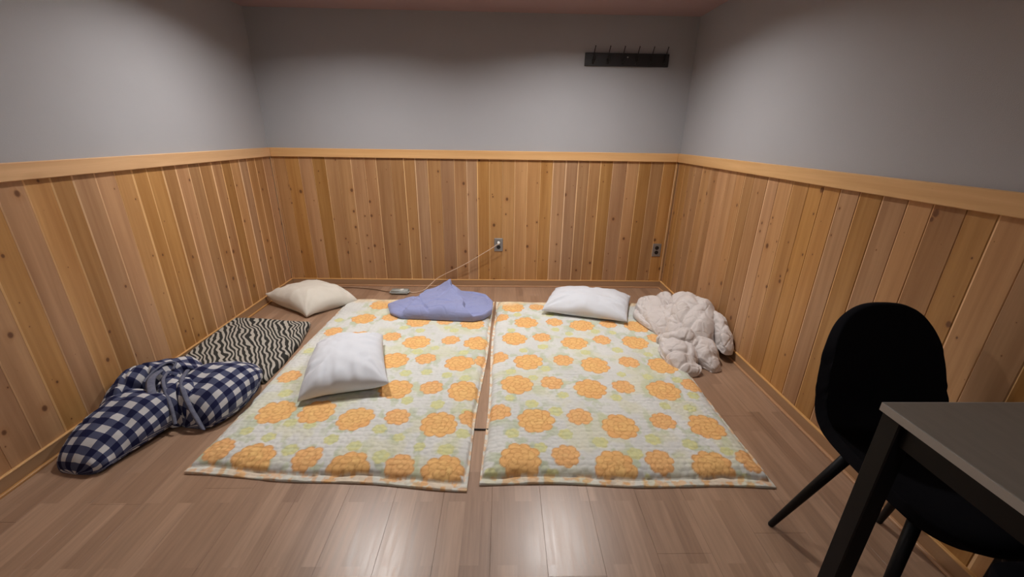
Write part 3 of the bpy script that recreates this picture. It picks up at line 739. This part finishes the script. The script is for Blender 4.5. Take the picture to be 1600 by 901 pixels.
link('cable', tube_mesh('cable', smooth_path([(0, -.046, 0), (-.02, -.055, -.012), (-.10, -.055, -.065), (-.30, -.05, -.19), (-.48, -.045, -.285), (-.56, -.05, -.33), (-.61, -.075, -.372), (-.67, -.14, -.411), (-.74, -.20, -.411), (-.79, -.20, -.403)], 8), .0032, 8), M['cord'], r)

o = link('gap_strip', tube_mesh('gap_strip', [(1.765, -1.985, .0045), (1.80, -1.99, .0045), (1.85, -1.992, .0045), (1.89, -1.99, .0045)], .004, 8), M['blackplastic'])  # dark strip across the mattress gap, shaped as a thin tube
tag(o, 'thin black strip crossing the gap between the two floral mattresses', 'cord')
r = empty('heat_controller', (1.03, -.20, 0)); tag(r, 'small grey oval controller with cord behind the left mattress', 'controller')
bm = bmesh.new(); box(bm, -.085, .085, -.045, .045, .002, .034)
bmesh.ops.bevel(bm, geom=bm.edges[:], offset=.014, segments=4, affect='EDGES')
link('body', bm_mesh('body', bm, True), M['ctrl'], r)
bm = bmesh.new(); cyl(bm, (.02, 0), .018, .0335, .039, 20); link('dial', bm_mesh('dial', bm, True), M['whiteplastic'], r)
link('cable', tube_mesh('cable', smooth_path([(-.08, 0, .014), (-.14, .03, .006), (-.25, .08, .005), (-.38, .11, .005), (-.52, .125, .005), (-.70, .12, .005)], 8), .0035, 8), M['darkcord'], r)

# ------------------------------------------------------------------ crumpled comforter
cl = [lobe([(3.04, -.57, .03, .05, .09), (3.07, -.66, .03, .10, .15), (3.08, -.80, .03, .125, .16), (3.08, -.95, .03, .10, .12), (3.06, -1.08, .03, .06, .06)], 5, .012, fine=.002),
      lobe([(2.985, -.70, .045, .03, .055), (2.975, -.80, .045, .05, .06), (3.01, -.92, .045, .06, .05), (3.05, -1.03, .045, .05, .04)], 6, .006, fine=.002),
      lobe([(3.02, -.62, .045, .03, .07), (3.01, -.70, .045, .045, .085), (3.02, -.80, .045, .05, .07)], 36, .006, fine=.002),
      lobe([(3.24, -.50, .0, .05, .12), (3.21, -.60, .0, .065, .19), (3.19, -.72, .0, .065, .20), (3.17, -.85, .0, .07, .15)], 7, .010, fine=.002),
      lobe([(3.33, -.62, 0, .06, .16), (3.29, -.78, 0, .115, .245), (3.27, -.96, 0, .135, .285), (3.24, -1.12, 0, .125, .255), (3.20, -1.25, 0, .09, .17), (3.17, -1.33, 0, .06, .09)], 9, .014, fine=.002),
      lobe([(3.36, -.95, .0, .04, .20), (3.365, -1.10, .02, .045, .22), (3.36, -1.24, .04, .05, .17), (3.36, -1.36, .05, .045, .09)], 12, .010, fine=.002),
      lobe([(3.14, -.80, 0, .06, .16), (3.15, -.95, 0, .08, .20), (3.13, -1.10, 0, .08, .17), (3.09, -1.20, 0, .06, .10)], 13, .012, fine=.002),
      lobe([(2.99, -1.14, .04, .045, .06), (3.05, -1.21, .03, .06, .11), (3.13, -1.24, .0, .065, .165), (3.20, -1.30, .0, .05, .12)], 17, .012, fine=.002),
      lobe([(3.12, -1.20, .0, .08, .12), (3.06, -1.30, .02, .12, .12), (3.045, -1.42, .01, .10, .10), (3.06, -1.535, .0, .065, .06)], 21, .012, fine=.002),
      lobe([(3.14, -1.20, 0, .06, .15), (3.19, -1.31, 0, .085, .15), (3.22, -1.40, 0, .08, .12), (3.25, -1.475, 0, .055, .07)], 25, .012, fine=.002)]
o = link('comforter', join_lobes('comforter', cl), M['beige'])
tag(o, 'crumpled pale beige comforter heaped against the right wall', 'comforter')
